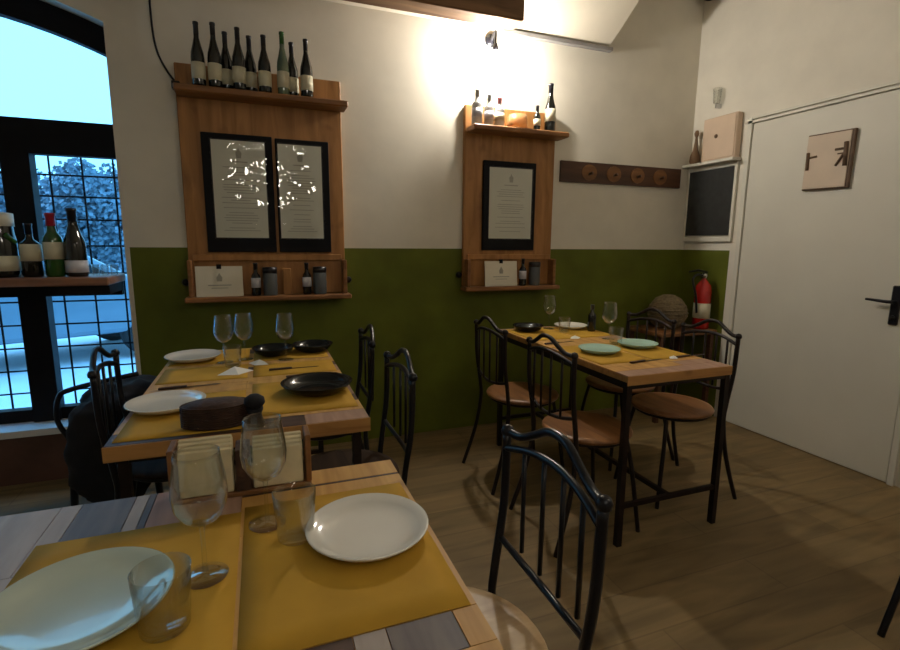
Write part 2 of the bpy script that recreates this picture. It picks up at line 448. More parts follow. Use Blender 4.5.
# ---------------------------------------------------------------- menu boards
def menu_frame(x0, x1, z0, z1, px0, px1, pz0, pz1, parent, y=3.055):
    f = MB().box(x0, x1, y - .012, y + .015, z0, z1, bev=.003).build('menu_frame', 'frame_black', parent)
    MB().box(px0, px1, y - .0165, y - .0125, pz0, pz1).build('menu_sheet', 'plastic_sheet', f)
    # clear crinkled sleeve with real creases
    rs = random.Random(int(x0 * 100) + 9); nx_, nz_ = 44, 60; wv = []
    for _ in range(16): 
        an = rs.uniform(0, PI); k_ = rs.uniform(14, 50); wv.append((math.cos(an) * k_, math.sin(an) * k_, rs.uniform(0, 6.3), .045 / k_ * rs.uniform(.5, 1)))
    vs = []; fs = []
    for j in range(nz_ + 1):
        for i in range(nx_ + 1):
            X = px0 - .006 + (px1 - px0 + .012) * i / nx_; Z = pz0 - .006 + (pz1 - pz0 + .012) * j / nz_
            d = sum(a * (1 - abs(math.sin(kx * X + kz * Z + ph)) * 1.2) for kx, kz, ph, a in wv)
            vs.append((X, y - .0215 + max(-.006, min(.0035, d * .42)), Z))
    for j in range(nz_):
        for i in range(nx_):
            a = j * (nx_ + 1) + i; fs.append((a, a + 1, a + nx_ + 2, a + nx_ + 1))
    MB().add(vs, fs, None, True).build('clear_sleeve', 'clear_sleeve', f)
    # printed crest and lines of text
    t = MB(); cx = (px0 + px1) / 2; w = px1 - px0
    yy = y - .0172
    t.poly_extrude([(cx - .012, pz1 - .09), (cx + .012, pz1 - .09), (cx + .016, pz1 - .06), (cx + .006, pz1 - .05), (cx, pz1 - .035), (cx - .006, pz1 - .05), (cx - .016, pz1 - .06)], .0006, None, Matrix.Translation((0, yy, 0)))
    t.box(cx - w * .16, cx + w * .16, yy, yy + .0006, pz1 - .112, pz1 - .106)
    random.seed(int(x0 * 100) + 50)
    z = pz1 - .14
    while z > pz0 + .03:
        ww = w * random.uniform(.18, .36)
        t.box(cx - ww, cx + ww, yy, yy + .0006, z, z + .0035); z -= random.choice((.014, .014, .026))
    t.build('print', 'print_grey', f)
    return f
def card(x, y, z, w, h, label):
    c = MB(); c.box(-w / 2, w / 2, 0, .006, 0, h, 'paper_cream')
    c.box(-.012, .012, -.003, .008, h - .015, h + .01, 'frame_black')
    c.poly_extrude([(-.012, h * .5), (.012, h * .5), (.015, h * .62), (0, h * .78), (-.015, h * .62)], .001, 'print_grey', Matrix.Translation((0, -.0015, 0)))
    c.box(-w * .25, w * .25, -.0012, 0, h * .36, h * .39, 'print_grey'); c.box(-w * .18, w * .18, -.0012, 0, h * .27, h * .29, 'print_grey')
    o = c.build('standing_card', None, None, (x, y, z)); o.rotation_euler = (-.10, 0, 0)
    tag(o, label, 'card', 'cards on the menu board shelves')

def board(x0, x1, z0, z1, zs, label, frames, side):
    e = empty('menu_board', ((x0 + x1) / 2, YB, z0), label=label, cat='menu board', group='wooden menu boards on the back wall')
    mx, mz = (x0 + x1) / 2, z0
    T = Matrix.Translation((-mx, -YB, -mz))
    b_ = MB(); b_.box(x0, x1, 3.065, 3.098, z0, z1, None, T, bev=.004)
    b_.build('back_panel', 'menu_board', e)
    s = MB(); s.box(x0 + .005, x1 + .02, 2.925, 3.066, zs - .032, zs, None, T, bev=.006); s.build('top_shelf', 'menu_shelf', e)
    s = MB(); s.box(x0, x0 + .022, 2.99, 3.066, z0, 1.17, None, T, bev=.004); s.build('side_cheek', 'menu_shelf', e)
    s = MB(); s.box(x1 - .022, x1, 2.99, 3.066, z0, 1.17, None, T, bev=.004); s.build('side_cheek', 'menu_shelf', e)
    s = MB(); s.box(x0 - .02, x1 + .02, 2.96, 3.066, z0 - .028, z0, None, T, bev=.006); s.build('bottom_shelf', 'menu_shelf', e)
    s = MB(); s.box(x0 + .022, x1 - .022, 3.045, 3.066, 1.165, 1.20, None, T, bev=.003); s.build('rail', 'menu_board', e)
    for x in side:
        s = MB(); s.lathe([(0, 0), (.018, .004), (.02, .02), (.012, .035), (0, .036)], 14, None, T @ Matrix.Translation((x, 3.098, z0 + .075)) @ Matrix.Rotation(PI / 2, 4, 'X')); s.build('wall_bolt', 'black_iron', e)
    for a in frames:
        f = menu_frame(*a, None); f.parent = e; f.matrix_parent_inverse = Matrix.Identity(4)
        f.location = (-mx, -YB, -mz)
    return e
board(-.368, .475, .972, 2.175, 2.04, 'large wooden board with two black menu frames and nine bottles on top',
      [(-.265, .090, 1.213, 1.840, -.218, .050, 1.292, 1.805), (.105, .395, 1.213, 1.835, .118, .352, 1.292, 1.805)], (-.39, .495))
board(1.245, 1.905, .992, 2.13, 1.99, 'narrower wooden board with one black menu frame beneath the bright lamp',
      [(1.372, 1.755, 1.228, 1.80, 1.412, 1.722, 1.305, 1.758)], (1.222,))
card(-.215, 2.99, .973, .235, .165, 'cream card with small crest on the lower shelf of the large double menu board')
card(1.49, 2.99, .993, .235, .165, 'cream card with small crest on the lower shelf of the single menu board')

burg = bottle('wine_bottle', .325, .040, 'burg', 'bottle_dark', 'label_cream', 'foil_black', label_h=(.11, .37))
tops = [(-.246, 2.968), (-.170, 2.965), (-.118, 3.022), (-.056, 2.965), (-.002, 3.022), (.068, 2.965), (.160, 2.965), (.210, 3.022), (.280, 2.965)]
toplab = ['leftmost dark wine bottle on top of the large menu board', 'second dark wine bottle from the left on the large menu board, tallest neck',
          'dark wine bottle set back, third neck from the left on the large menu board', 'third front dark wine bottle from the left on the large menu board',
          'dark wine bottle set back just left of the middle of the large menu board', 'dark wine bottle with cream label in the middle of the large menu board top',
          'pale green clear wine bottle on top of the large menu board', 'dark wine bottle set back behind the pale green one', 'rightmost dark wine bottle on top of the large menu board']
GR = 'wine bottles on top of the large menu board'
first = True
for i, ((x, y), lb) in enumerate(zip(tops, toplab)):
    if i == 6: e = bottle('wine_bottle', .335, .038, 'burg', 'bottle_pale', 'label_cream', 'bottle_green', label_h=(.11, .37))
    elif first: e = burg; first = False
    else: e = copy_tree(burg)
    s = [.98, 1.0, .95, .98, .94, .92, .98, .93, .95][i]; e.scale = (.80, .80, s * .95)
    put(e, (x, y, 2.041), lb, GR, rz=i * .3)
# lower shelf items
oil = bottle('oil_bottle', .18, .024, 'bord', 'bottle_dark', 'label_silver', 'foil_black', neck=.010, label_h=(.25, .55))
put(oil, (-.030, 3.0, .973), 'small dark bottle on the large menu board shelf beside the cream card', 'small bottles on the menu board shelves')
o2 = copy_tree(oil); put(o2, (.245, 3.0, .973), 'small dark bottle on the large menu board shelf, right of the middle', 'small bottles on the menu board shelves')
o3 = copy_tree(oil); put(o3, (1.652, 3.0, .993), 'small dark bottle on the single menu board shelf beside its card', 'small bottles on the menu board shelves')
jar = bottle('glass_jar', .155, .038, 'jar', 'jar_grey', None, 'foil_black')
put(jar, (.045, 3.005, .973), 'grey jar with black lid on the large menu board, left of two', 'lidded jars on the menu board shelves', 'jar')
j2 = copy_tree(jar); put(j2, (.318, 3.005, .973), 'grey jar with black lid at the right end of the large menu board shelf', 'lidded jars on the menu board shelves', 'jar')
j3 = copy_tree(jar); put(j3, (1.745, 3.005, .993), 'grey jar with black lid on the single menu board shelf', 'lidded jars on the menu board shelves', 'jar')
tag(MB().box(-.022, .022, 0, .02, 0, .15, bev=.003).build('wood_block', 'menu_board', None, (.137, 3.0, .973)), 'small upright wooden block between the jar and the second small bottle', 'block')
# right board top
GR2 = 'bottles on top of the single menu board'
g1 = bottle('pale_bottle', .185, .030, 'bord', 'bottle_grey', 'label_silver', 'bottle_grey', neck=.012)
put(g1, (1.298, 3.0, 1.991), 'pale grey bottle at the left end of the single menu board top', GR2)
g2 = copy_tree(g1); g1.scale = (1.1, 1.1, 1.15); g2.scale = (1, 1, 1.03); put(g2, (1.378, 3.0, 1.991), 'second pale grey bottle from the left on the single menu board top', GR2)
g3 = bottle('pale_bottle', .18, .032, 'bord', 'bottle_grey', 'label_cream', 'foil_pink', neck=.012); put(g3, (1.452, 3.0, 1.991), 'pale bottle with pink cap on the single menu board top', GR2)
tag(MB().lathe([(0, 0), (.058, 0), (.066, .03), (.060, .085), (.053, .085), (.059, .03), (.052, .01), (0, .01)], 24).build('glass_bowl', 'amber_glass', None, (1.575, 2.992, 1.991)),
    'amber glass bowl glowing under the lamp on the single menu board', 'bowl')
g4 = bottle('wine_bottle', .16, .022, 'bord', 'bottle_dark', 'label_cream', 'foil_black', neck=.010); put(g4, (1.722, 3.0, 1.991), 'short dark bottle beside the amber glass bowl', GR2)
g5 = bottle('wine_bottle', .30, .035, 'burg', 'bottle_dark', 'label_cream', 'foil_black'); put(g5, (1.815, 2.995, 1.991), 'tall dark wine bottle at the right end of the single menu board', GR2)

# coat rack
rk = empty('peg_rail', (2.5, YB, 1.70), label='dark wooden peg rail on the white wall right of the single menu board', cat='coat rack')
MB().box(-.53, .53, -.022, 0, 0, .14).build('board', 'rack_dark', rk)
for i in range(4):
    cxp = -.30 + i * .21
    p = MB(); p.poly_extrude([(cxp + .062 * math.cos(a * PI / 9), .07 + .055 * math.sin(a * PI / 9)) for a in range(18)], .006, None, Matrix.Translation((0, -.028, 0)))
    q = p.build('wood_disc', 'rack_light', rk)
    MB().tube([(cxp, -.027, .06), (cxp, -.06, .065)], [.008, .011], 10).build('peg', 'rack_dark', q)

# ---------------------------------------------------------------- right corner
bbx = empty('wall_cabinet', (XR, 2.89, 1.30), label='white framed cabinet with a black chalkboard front in the right corner', cat='cabinet')
c = MB(); c.box(-.022, -.001, -.225, .205, 0, .035); c.box(-.022, -.001, -.225, .205, .525, .55); c.box(-.022, -.001, -.225, -.205, .035, .525); c.box(-.022, -.001, .185, .205, .035, .525); c.box(-.012, -.001, -.2, .2, .03, .53)
c.build('frame', 'door_paint', bbx)
MB().box(-.025, -.013, -.203, .183, .045, .518).build('chalkboard', 'chalk_black', bbx)
MB().box(-.085, -.001, -.235, .208, .551, .572, bev=.003).build('shelf', 'door_paint', bbx)
eb = empty('meter_box', (XR, 2.83, 1.873), label='beige box with a small dark keyhole standing on the white corner cabinet', cat='box')
MB().box(-.055, -.002, -.16, .125, 0, .30, bev=.006).build('case', 'box_beige', eb)
MB().box(-.061, -.055, -.15, .115, .01, .29, bev=.002).build('lid', 'box_beige', eb)
MB().lathe([(0, 0), (.014, 0), (.012, .006), (0, .007)], 12, None, Matrix.Translation((-.061, .0, .165)) @ Matrix.Rotation(-PI / 2, 4, 'Y')).build('lock', 'art_edge', eb)
fg = MB(); fg.lathe([(0, 0), (.03, 0), (.038, .02), (.034, .06), (.018, .10), (.012, .15), (.008, .19), (.015, .205), (.018, .22), (.01, .24), (0, .243)], 16)
tag(fg.build('carved_figure', 'figure_brown', None, (3.095, 3.02, 1.874)), 'small brown carved figurine squeezed between the beige box and the corner', 'figurine')
wl = empty('glass_sconce', (XR, 2.87, 2.27), label='small clear glass fitting on the wall above the beige box', cat='wall light')
MB().lathe([(.0, 0), (.022, 0), (.03, .10), (.028, .10), (.02, .004), (0, .004)], 16, None, Matrix.Translation((-.04, 0, 0))).build('glass_shade', 'stemware_glass', wl)
MB().box(-.045, -.001, -.008, .008, -.03, .0).build('bracket', 'chrome', wl)

# wooden corner table with basket; extinguisher
ct = empty('corner_table', (2.83, 2.86, 0), label='small brown wooden table in the corner under the fire extinguisher', cat='table')
MB().box(-.24, .28, -.17, .20, .63, .66, bev=.005).build('table_top', 'rack_light', ct)
for sx in (-.21, .25):
    for sy in (-.14, .17): MB().box(sx - .015, sx + .015, sy - .015, sy + .015, 0, .63).build('leg', 'rack_dark', ct)
bk = MB(); bk.lathe([(0, 0), (.06, 0), (.11, .03), (.14, .09), (.13, .16), (.09, .22), (.04, .245), (0, .25)], 24, 'wicker_tan')
for kk in range(9): bk.tube([( (.065 + .075 * math.sin(PI * (kk + 1) / 10)) * math.cos(a * PI / 10), (.065 + .075 * math.sin(PI * (kk + 1) / 10)) * math.sin(a * PI / 10), .02 + kk * .024) for a in range(20)], .006, 5, 'wicker_tan', close=True)
tag(bk.build('woven_basket', None, None, (2.83, 2.90, .661)), 'round tan woven basket beside the red fire extinguisher', 'basket')
ex = empty('fire_extinguisher', (3.045, 2.79, .661), label='red fire extinguisher standing in the right corner', cat='fire extinguisher')
MB().lathe([(0, 0), (.052, 0), (.058, .01), (.058, .28), (.05, .32), (.028, .35), (.018, .36), (.018, .375), (0, .375)], 24).build('cylinder', 'extinguisher_red', ex)
MB().lathe([(.0585, .08), (.0595, .08), (.0595, .19), (.0585, .19)], 24).build('instruction_label', 'label_cream', ex)
MB().lathe([(0, .37), (.024, .37), (.024, .40), (.012, .41), (0, .41)], 16).build('valve', 'chrome', ex)
MB().tube([(.02, 0, .415), (-.07, 0, .43), (-.15, .0, .42)], [.009, .009, .006], 8).box(-.09, .01, -.01, .01, .39, .40).build('squeeze_handle', 'black_iron', ex)
MB().tube(spline([(-.02, 0, .39), (-.08, -.01, .40), (-.12, -.01, .36), (-.09, -.02, .25), (-.068, -.02, .12)]), .008, 8).build('hose', 'black_iron', ex)

# wooden picture on the right wall
pc = empty('wooden_plaque', (XR, 2.06, 1.60), label='pale wooden plaque with dark marks hanging on the white door', cat='plaque')
M = Matrix.Rotation(.02, 4, 'X')
MB().box(-.034, -.013, -.13, .13, 0, .32, 'art_edge', M, bev=.003).build('backing', None, pc)
MB().box(-.040, -.034, -.115, .125, .008, .312, 'art_wood', M, bev=.002).build('face', None, pc)
k_ = MB()
def bar(y0, z0, y1, z1, w):
    MB().tube([(-.0415, y0, z0), (-.0415, y1, z1)], w, 6).build('dark_mark', 'art_edge', pc)
bar(.105, .12, .108, .22, .010); bar(.102, .19, .055, .193, .006)
bar(-.045, .215, -.10, .215, .007); bar(-.06, .19, -.10, .19, .004); bar(-.10, .25, -.105, .12, .012); bar(-.10, .20, -.055, .125, .007)

# dark ceiling spot at the top right
sp = empty('spot_light', (XR, 3.0, 3.01), label='small black spotlight high in the right corner', cat='spotlight')
MB().box(-.02, -.001, -.03, .03, .03, .11).build('bracket', 'black_iron', sp)
MB().lathe([(0, 0), (.045, 0), (.05, .09), (.03, .11), (0, .115)], 18, None, Matrix.Translation((-.09, -.02, .0)) @ Matrix.Rotation(.5, 4, 'Y')).build('housing', 'black_iron', sp)

# ---------------------------------------------------------------- window ledge
ld = empty('window_ledge', (-1.85, 3.0, 0), label='brown wooden counter across the window carrying the bottles', cat='counter')
MB().box(-.9, 1.155, -.15, .19, 1.055, 1.095, bev=.005).build('worktop', 'ledge_wood', ld)
MB().box(-.9, 1.15, .11, .15, .985, 1.055).box(.93, 1.15, -.12, .15, 1.01, 1.055).build('support_rail', 'frame_black', ld)
LG = 'bottles on the window counter'
w = empty('wine_bottle', (0, 0, 0))
MB().lathe([(0, 0), (.052, 0), (.056, .02), (.056, .17), (.05, .2), (.048, .245), (.048, .29), (0, .30)], 20).build('glass_body', 'bottle_dark', w)
MB().lathe([(.049, .236), (.052, .236), (.052, .295), (0, .304)], 20).build('pale_cap', 'paper_cream', w)
MB().lathe([(.0565, .03), (.0575, .03), (.0575, .10), (.0565, .10)], 20).build('paper_label', 'label_cream', w)
MB().tube([(.03, -.049, .20), (.058, -.02, .16)], .012, 6).build('green_ribbon', 'bottle_green', w)
put(w, (-1.125, 2.95, 1.096), 'wide dark bottle with pale cap and green ribbon on the window counter', LG)
r0 = bottle('wine_bottle', .25, .042, 'bord', 'bottle_dark', 'label_cream', 'foil_black', label_h=(.3, .62)); put(r0, (-1.02, 2.95, 1.096), 'squat dark bottle with square cream label left of the red capped bottle', LG)
r1 = bottle('wine_bottle', .30, .040, 'bord', 'bottle_green', 'label_cream', 'foil_red', neck=.018, label_h=(.28, .55)); put(r1, (-.93, 2.95, 1.096), 'green wine bottle with bright red capsule on the window counter', LG)
r2 = bottle('wine_bottle', .325, .046, 'burg', 'bottle_dark', 'label_silver', 'foil_black', neck=.018, label_h=(.06, .24)); put(r2, (-.843, 2.95, 1.096), 'dark wine bottle with broad shoulders, rightmost on the window counter', LG)
for i, (x, lb) in enumerate(((-.775, 'small clear glass beside the rightmost counter bottle'), (-.736, 'small clear glass, middle of three on the window counter'), (-.70 + .004, 'small clear glass at the right end of the window counter'))):
    if i == 0: g0 = g = MB().lathe([(0, 0), (.015, 0), (.018, .055), (.0165, .055), (.0135, .006), (0, .006)], 16).build('shot_glass', 'stemware_glass', None)
    else: g = g0.copy(); col.objects.link(g)
    g.location = (x - .005, 3.0, 1.096); tag(g, lb, 'glass', 'small glasses on the window counter')

# ---------------------------------------------------------------- tables
def table(x0, x1, y0, y1, zt, label, planks, legs_in=.035, mid=True, th=.03, iron='rust_iron'):
    cx, cy = (x0 + x1) / 2, (y0 + y1) / 2
    e = empty('dining_table', (cx, cy, 0), label=label, cat='table', group='wooden dining tables on iron legs')
    T = Matrix.Translation((-cx, -cy, 0))
    tp = MB()
    tp.box(x0, x1, y0, y1, zt - th, zt - .004, 'pine_edge', T)
    tp.box(x0 - .002, x1 + .002, y0 - .004, y0, zt - th - .012, zt - .001, 'pine_edge', T)
    for a, b, c_, d, mt in planks:
        tp.box(a + .0008, b - .0008, c_ + .0008, d - .0008, zt - .004, zt, mt, T)
    tp.build('table_top', None, e)
    i = legs_in; r = .0125
    for lx in (x0 + i, x1 - i):
        for ly in (y0 + i, y1 - i):
            MB().box(lx - r, lx + r, ly - r, ly + r, 0, zt - th, None, T).build('leg', iron, e)
    s = MB()
    for ly in (y0 + i, y1 - i): s.box(x0 + i, x1 - i, ly - .009, ly + .009, .17, .19, None, T)
    s.box(cx - .009, cx + .009, y0 + i, y1 - i, .17, .19, None, T)
    s.build('stretcher', iron, e); s = MB()
    for ly in (y0 + i, y1 - i): s.box(x0 + i, x1 - i, ly - .009, ly + .009, zt - th - .03, zt - th, None, T)
    for lx in (x0 + i, x1 - i): s.box(lx - .009, lx + .009, y0 + i, y1 - i, zt - th - .03, zt - th, None, T)
    s.build('top_frame', iron, e)
    return e
def planks(x0, x1, y0, y1, seedn, cols, widths=(.05, .11)):
    rnd = random.Random(seedn); out = []; y = y0
    while y < y1 - .001:
        w = min(rnd.uniform(*widths), y1 - y)
        if y1 - y - w < .03: w = y1 - y
        x = x0
        while x < x1 - .001:
            l = rnd.uniform(.22, .6)
            if x1 - x - l < .12: l = x1 - x
            out.append((x, x + l, y, y + w, rnd.choice(cols))); x += l
        y += w
    return out
ZT = .75
# near table
pl = []
def colset(y0, y1, xs, ms):
    for a, b, m_ in zip(xs, xs[1:], ms): pl.append((a, b, y0, y1, m_))
colset(.90, 1.125, [-.62, -.50, -.39, -.355, -.262, -.238, -.225, -.06], ['plank_pale', 'plank_pale', 'plank_pale', 'plank_grey', 'plank_pale', 'plank_grey', 'plank_rose'])
colset(1.055, 1.125, [-.06, .272], ['pine']); colset(1.047, 1.055, [-.06, .272], ['plank_dark']); colset(.90, 1.047, [-.06, .272], ['pine'])
colset(.60, .90, [-.62, -.50, -.38, .272], ['plank_pale', 'plank_pale', 'pine'])
colset(.53, .60, [-.62, .0, .09, .135, .232, .272], ['pine', 'plank_dark', 'plank_pale', 'plank_grey', 'pine'])
colset(.41, .53, [-.62, -.2, .08, .20, .272], ['pine', 'plank_pale', 'plank_dark', 'pine'])
table(-.62, .272, .41, 1.125, ZT, 'nearest wooden dining table with patchwork plank top and ochre paper mats', pl)
table(-.40, .285, 1.44, 2.62, ZT, 'long wooden dining table below the large double menu board',
      planks(-.40, .285, 1.44, 2.62, 5, ['pine', 'pine', 'pine', 'plank_rose', 'plank_dark']))
table(1.355, 1.915, 1.568, 2.74, ZT, 'wooden dining table on rusty iron legs in the right half of the room', planks(1.355, 1.915, 1.568, 2.74, 12, ['pine', 'pine', 'pine', 'pine', 'pine', 'plank_rose']), th=.028, legs_in=.014)

def mat_(x0, x1, y0, y1, label, rz=0, material='kraft_mat'):
    cx, cy = (x0 + x1) / 2, (y0 + y1) / 2; w, d = (x1 - x0) / 2, (y1 - y0) / 2
    # paper mat with a slightly wavy surface
    m_ = MB(); nx = 8; vs = []; fs = []
    for j in range(nx + 1):
        for i in range(nx + 1):
            x = -w + 2 * w * i / nx; y = -d + 2 * d * j / nx
            vs.append((x, y, .0012 + .0006 * math.sin(9 * x + cx * 7) * math.cos(7 * y)))
    for j in range(nx):
        for i in range(nx):
            a = j * (nx + 1) + i; fs.append((a, a + 1, a + nx + 2, a + nx + 1))
    m_.add(vs, fs, None, True)
    o = m_.build('paper_placemat', material, None, (cx, cy, ZT + .0003), rz)
    o.modifiers.new('t', 'SOLIDIFY').thickness = .0006; o.modifiers['t'].offset = -1
    return tag(o, label, 'placemat', 'ochre paper placemats')
mat_(-.385, -.059, .56, .985, 'ochre paper placemat under the large sage plate, left on the nearest table', rz=.0)
mat_(-.053, .262, .60, 1.0, 'ochre paper placemat under the white plate, right on the nearest table', rz=.0)
mat_(-.385, -.07, 1.46, 1.86, 'ochre paper placemat at the near left place of the long table')
mat_(-.05, .272, 1.55, 1.93, 'ochre paper placemat under the black bowl at the near right place of the long table')
mat_(-.385, -.07, 2.03, 2.27, 'ochre paper placemat crossing the middle left of the long table')
mat_(-.05, .272, 2.03, 2.24, 'ochre paper placemat crossing the middle right of the long table')
mat_(-.385, -.07, 2.32, 2.60, 'ochre paper placemat at the far left place of the long table')
mat_(-.05, .272, 2.30, 2.60, 'ochre paper placemat at the far right place of the long table')
mat_(1.37, 1.65, 1.76, 2.16, 'ochre paper placemat under the nearer teal plate of the right table')
mat_(1.66, 1.905, 1.76, 2.16, 'ochre paper placemat beneath the farther teal plate of the right table')
mat_(1.37, 1.65, 2.33, 2.71, 'ochre paper placemat under the dark plate of the right table')
mat_(1.66, 1.905, 2.33, 2.71, 'ochre paper placemat under the white plate of the right table')

# plates
def plate(r, mat, deep=.0):
    h = .022 + deep
    return MB().lathe([(0, .002), (r * .5, .002), (r * .52, 0), (r * .58, 0), (r * .60, .003), (r * .85, .006 + deep * .5), (r, h - .002), (r * 1.005, h), (r * .985, h + .001), (r * .86, .012 + deep * .5), (r * .68, .0075), (r * .5, .006), (0, .006)], 48).build('dinner_plate', mat)
PG = 'round plates laid on the tables'
def pput(o, x, y, label, z=ZT + .003): o.location = (x, y, z); tag(o, label, 'plate', PG); return o
pw = plate(.108, 'plate_white')
pput(pw, .157, .825, 'white round plate at the right place of the nearest table')
ps = plate(.118, 'plate_sage'); pput(ps, -.262, .775, 'large pale sage plate at the left place of the nearest table')
def cp(src, x, y, label, s=1):
    o = src.copy(); col.objects.link(o); o.scale = (s, s, 1); return pput(o, x, y, label)
cp(pw, -.30, 1.735, 'white plate at the near left place of the long table', 1.05)
cp(pw, -.30, 2.43, 'white plate at the far left place of the long table', 1.05)
cp(pw, 1.80, 2.63, 'white plate at the far end of the right table', .95)
pb = plate(.122, 'plate_black', .014); pput(pb, .165, 1.76, 'glossy black bowl plate at the near right place of the long table')
cp(pb, .035, 2.42, 'left of the two black plates at the far end of the long table', .76)
cp(pb, .215, 2.45, 'right of the two black plates at the far end of the long table', .78)
cp(pb, 1.49, 2.62, 'dark plate at the far left corner of the right table', .75)
pt = plate(.10, 'plate_teal'); pput(pt, 1.525, 1.98, 'pale teal plate at the near left place of the right table')
cp(pt, 1.80, 2.03, 'pale teal plate at the near right place of the right table', 1.0)

# glasses
wine = empty('wine_glass')
MB().lathe([(0, .088), (.014, .090), (.028, .100), (.038, .120), (.0405, .140), (.038, .165), (.0335, .195), (.0325, .205), (.0318, .205), (.0325, .195), (.037, .165), (.0393, .140), (.0368, .121), (.027, .102), (.013, .0925), (0, .0915)], 28).build('bowl', 'stemware_glass', wine)
MB().lathe([(.0045, .003), (.0036, .02), (.0034, .07), (.005, .086), (0, .089)], 14).build('stem', 'stemware_glass', wine)
MB().lathe([(0, 0), (.033, 0), (.0335, .0015), (.02, .003), (.0045, .006), (0, .006)], 28).build('foot', 'stemware_glass', wine)
tum = MB().lathe([(0, 0), (.028, 0), (.031, .003), (.037, .088), (.0362, .0885), (.0355, .088), (.0295, .010), (.026, .008), (0, .008)], 28).build('water_tumbler', 'stemware_glass')
WG = 'stemmed wine glasses on the tables'; TG = 'water tumblers on the tables'
wl_ = [(-.105, .80, 'wine glass on the seam of the mats beside the sage plate'), (-.012, .925, 'wine glass behind the white plate of the nearest table'),
       (-.165, 2.33, 'leftmost wine glass on the far half of the long table'), (-.085, 2.36, 'middle wine glass on the far half of the long table'), (.085, 2.30, 'wine glass beside the black plates of the long table'),
       (1.66, 2.66, 'wine glass at the far end of the right table'), (1.79, 2.25, 'wine glass behind the teal plates of the right table')]
tl_ = [(-.145, .70, 'water tumbler at the front edge of the nearest table beside the sage plate'), (.035, .86, 'water tumbler touching the left rim of the white plate'),
       (-.13, 2.24, 'water tumbler among the wine glasses on the long table'), (1.68, 2.52, 'water tumbler in the middle of the right table'), (1.735, 2.12, 'water tumbler between the two teal plates')]
for i, (x, y, lb) in enumerate(wl_):
    g = wine if i == 0 else copy_tree(wine); g.location = (x, y, ZT + .0022); tag(g, lb, 'wine glass', WG)
for i, (x, y, lb) in enumerate(tl_):
    g = tum if i == 0 else tum.copy()
    if i: col.objects.link(g)
    g.location = (x, y, ZT + .0022); tag(g, lb, 'tumbler', TG)

# napkins and cutlery
def napkin(x, y, rz, label, s=.07):
    n_ = MB(); n_.add([(-s, 0, 0), (s, .0, 0), (0, s * .9, 0), (0, s * .15, s * .35), (0, -s * .55, 0)], [(0, 4, 3), (4, 1, 3), (1, 2, 3), (2, 0, 3), (0, 2, 1, 4)])
    o = n_.build('folded_napkin', 'paper_white', None, (x, y, ZT + .0022), rz); tag(o, label, 'napkin', 'folded white napkins')
napkin(-.115, 2.12, .3, 'white folded napkin standing in the middle of the long table')
napkin(-.03, 2.25, -.6, 'white folded napkin beside the glasses of the long table', .05)
napkin(1.63, 2.33, .2, 'small white napkin in the middle of the right table', .04)
napkin(1.78, 1.76, .1, 'white napkin at the near edge of the right table', .03)
def knife(x, y, rz, label, first=[None]):
    if first[0] is None:
        e = empty('table_knife')
        MB().poly_extrude([(0, -.005), (.10, -.006), (.112, 0), (.10, .006), (0, .005)], .0015, None, Matrix.Rotation(-PI / 2, 4, 'X')).build('blade', 'chrome', e)
        MB().box(-.09, 0, -.007, .007, -.001, .006, bev=.002).build('handle', 'basket_brown', e)
        first[0] = e
    else: e = copy_tree(first[0])
    e.location = (x, y, ZT + .0035); e.rotation_euler = (0, 0, rz); tag(e, label, 'knife', 'dark handled knives on the tables')
knife(.10, 2.12, .05, 'dark handled knife across the middle right of the long table')
knife(.16, 1.985, .08, 'dark handled knife behind the near black bowl of the long table')
knife(-.27, 1.96, .1, 'dark handled knife between the white plates of the long table')
knife(1.46, 2.24, .15, 'dark handled knife between the dark and teal plates of the right table')
knife(1.60, 1.75, .1, 'dark handled knife at the near left edge of the right table')
knife(1.88, 1.77, .1, 'dark handled knife at the near right edge of the right table')

# items between the two left tables
bs = MB(); bs.lathe([(0, 0), (.085, 0), (.095, .02), (.10, .06), (.095, .085), (.075, .098), (0, .104)], 28, 'basket_brown', None, 1.0, .58)
for kk in range(10): bs.tube([(.099 * 1.0 * math.cos(a * PI / 12), (.099) * .58 * math.sin(a * PI / 12), .010 + kk * .0085) for a in range(24)], .0035, 5, 'basket_brown', close=True)
tag(bs.build('bread_basket', None, None, (-.138, 1.512, ZT + .003)), 'dark brown bread basket at the front edge of the long table', 'basket')
bpy.data.objects['bread_basket'].scale = (.92, .92, .72)
pm = empty('pepper_mill', (-.036, 1.475, ZT), label='black pepper mill beside the dark brown bread basket', cat='pepper mill')
MB().lathe([(0, 0), (.026, 0), (.028, .01), (.022, .03), (.018, .05), (.024, .068), (.024, .075), (0, .076)], 20).build('body', 'coat_black', pm)
MB().lathe([(.0, .076), (.02, .078), (.03, .095), (.028, .115), (.014, .128), (0, .13)], 20).build('knob', 'coat_black', pm)
pm.scale = (.95, .95, .72)
nh = empty('napkin_caddy', (-.055, 1.085, ZT), label='wooden napkin caddy at the back edge of the nearest table', cat='napkin holder')
MB().box(-.135, .135, -.032, .032, 0, .010, bev=.002).build('base', 'rack_light', nh)
for sx in (-1, 1): MB().box(sx * .130 - .006, sx * .130 + .006, -.032, .032, .010, .115, bev=.002).build('end_panel', 'rack_light', nh)
MB().box(-.014, .014, -.030, .030, .010, .10, bev=.002).build('divider', 'basket_brown', nh)
def nstack(x0, x1, h_, n, label):
    m_ = MB(); y = -.027
    for i in range(n):
        hh = h_ - .006 * abs(i - n / 2)
        m_.box(x0, x1, y, y + .0075, 0, hh, bev=.0025); y += .0085
    o = m_.build('napkin_stack', 'napkin_cream', None, (-.055, 1.085, ZT + .0105)); tag(o, label, 'napkins', 'stacks of cream napkins in the caddy')
nstack(-.119, -.019, .114, 6, 'stack of cream paper napkins in the left slot of the caddy')
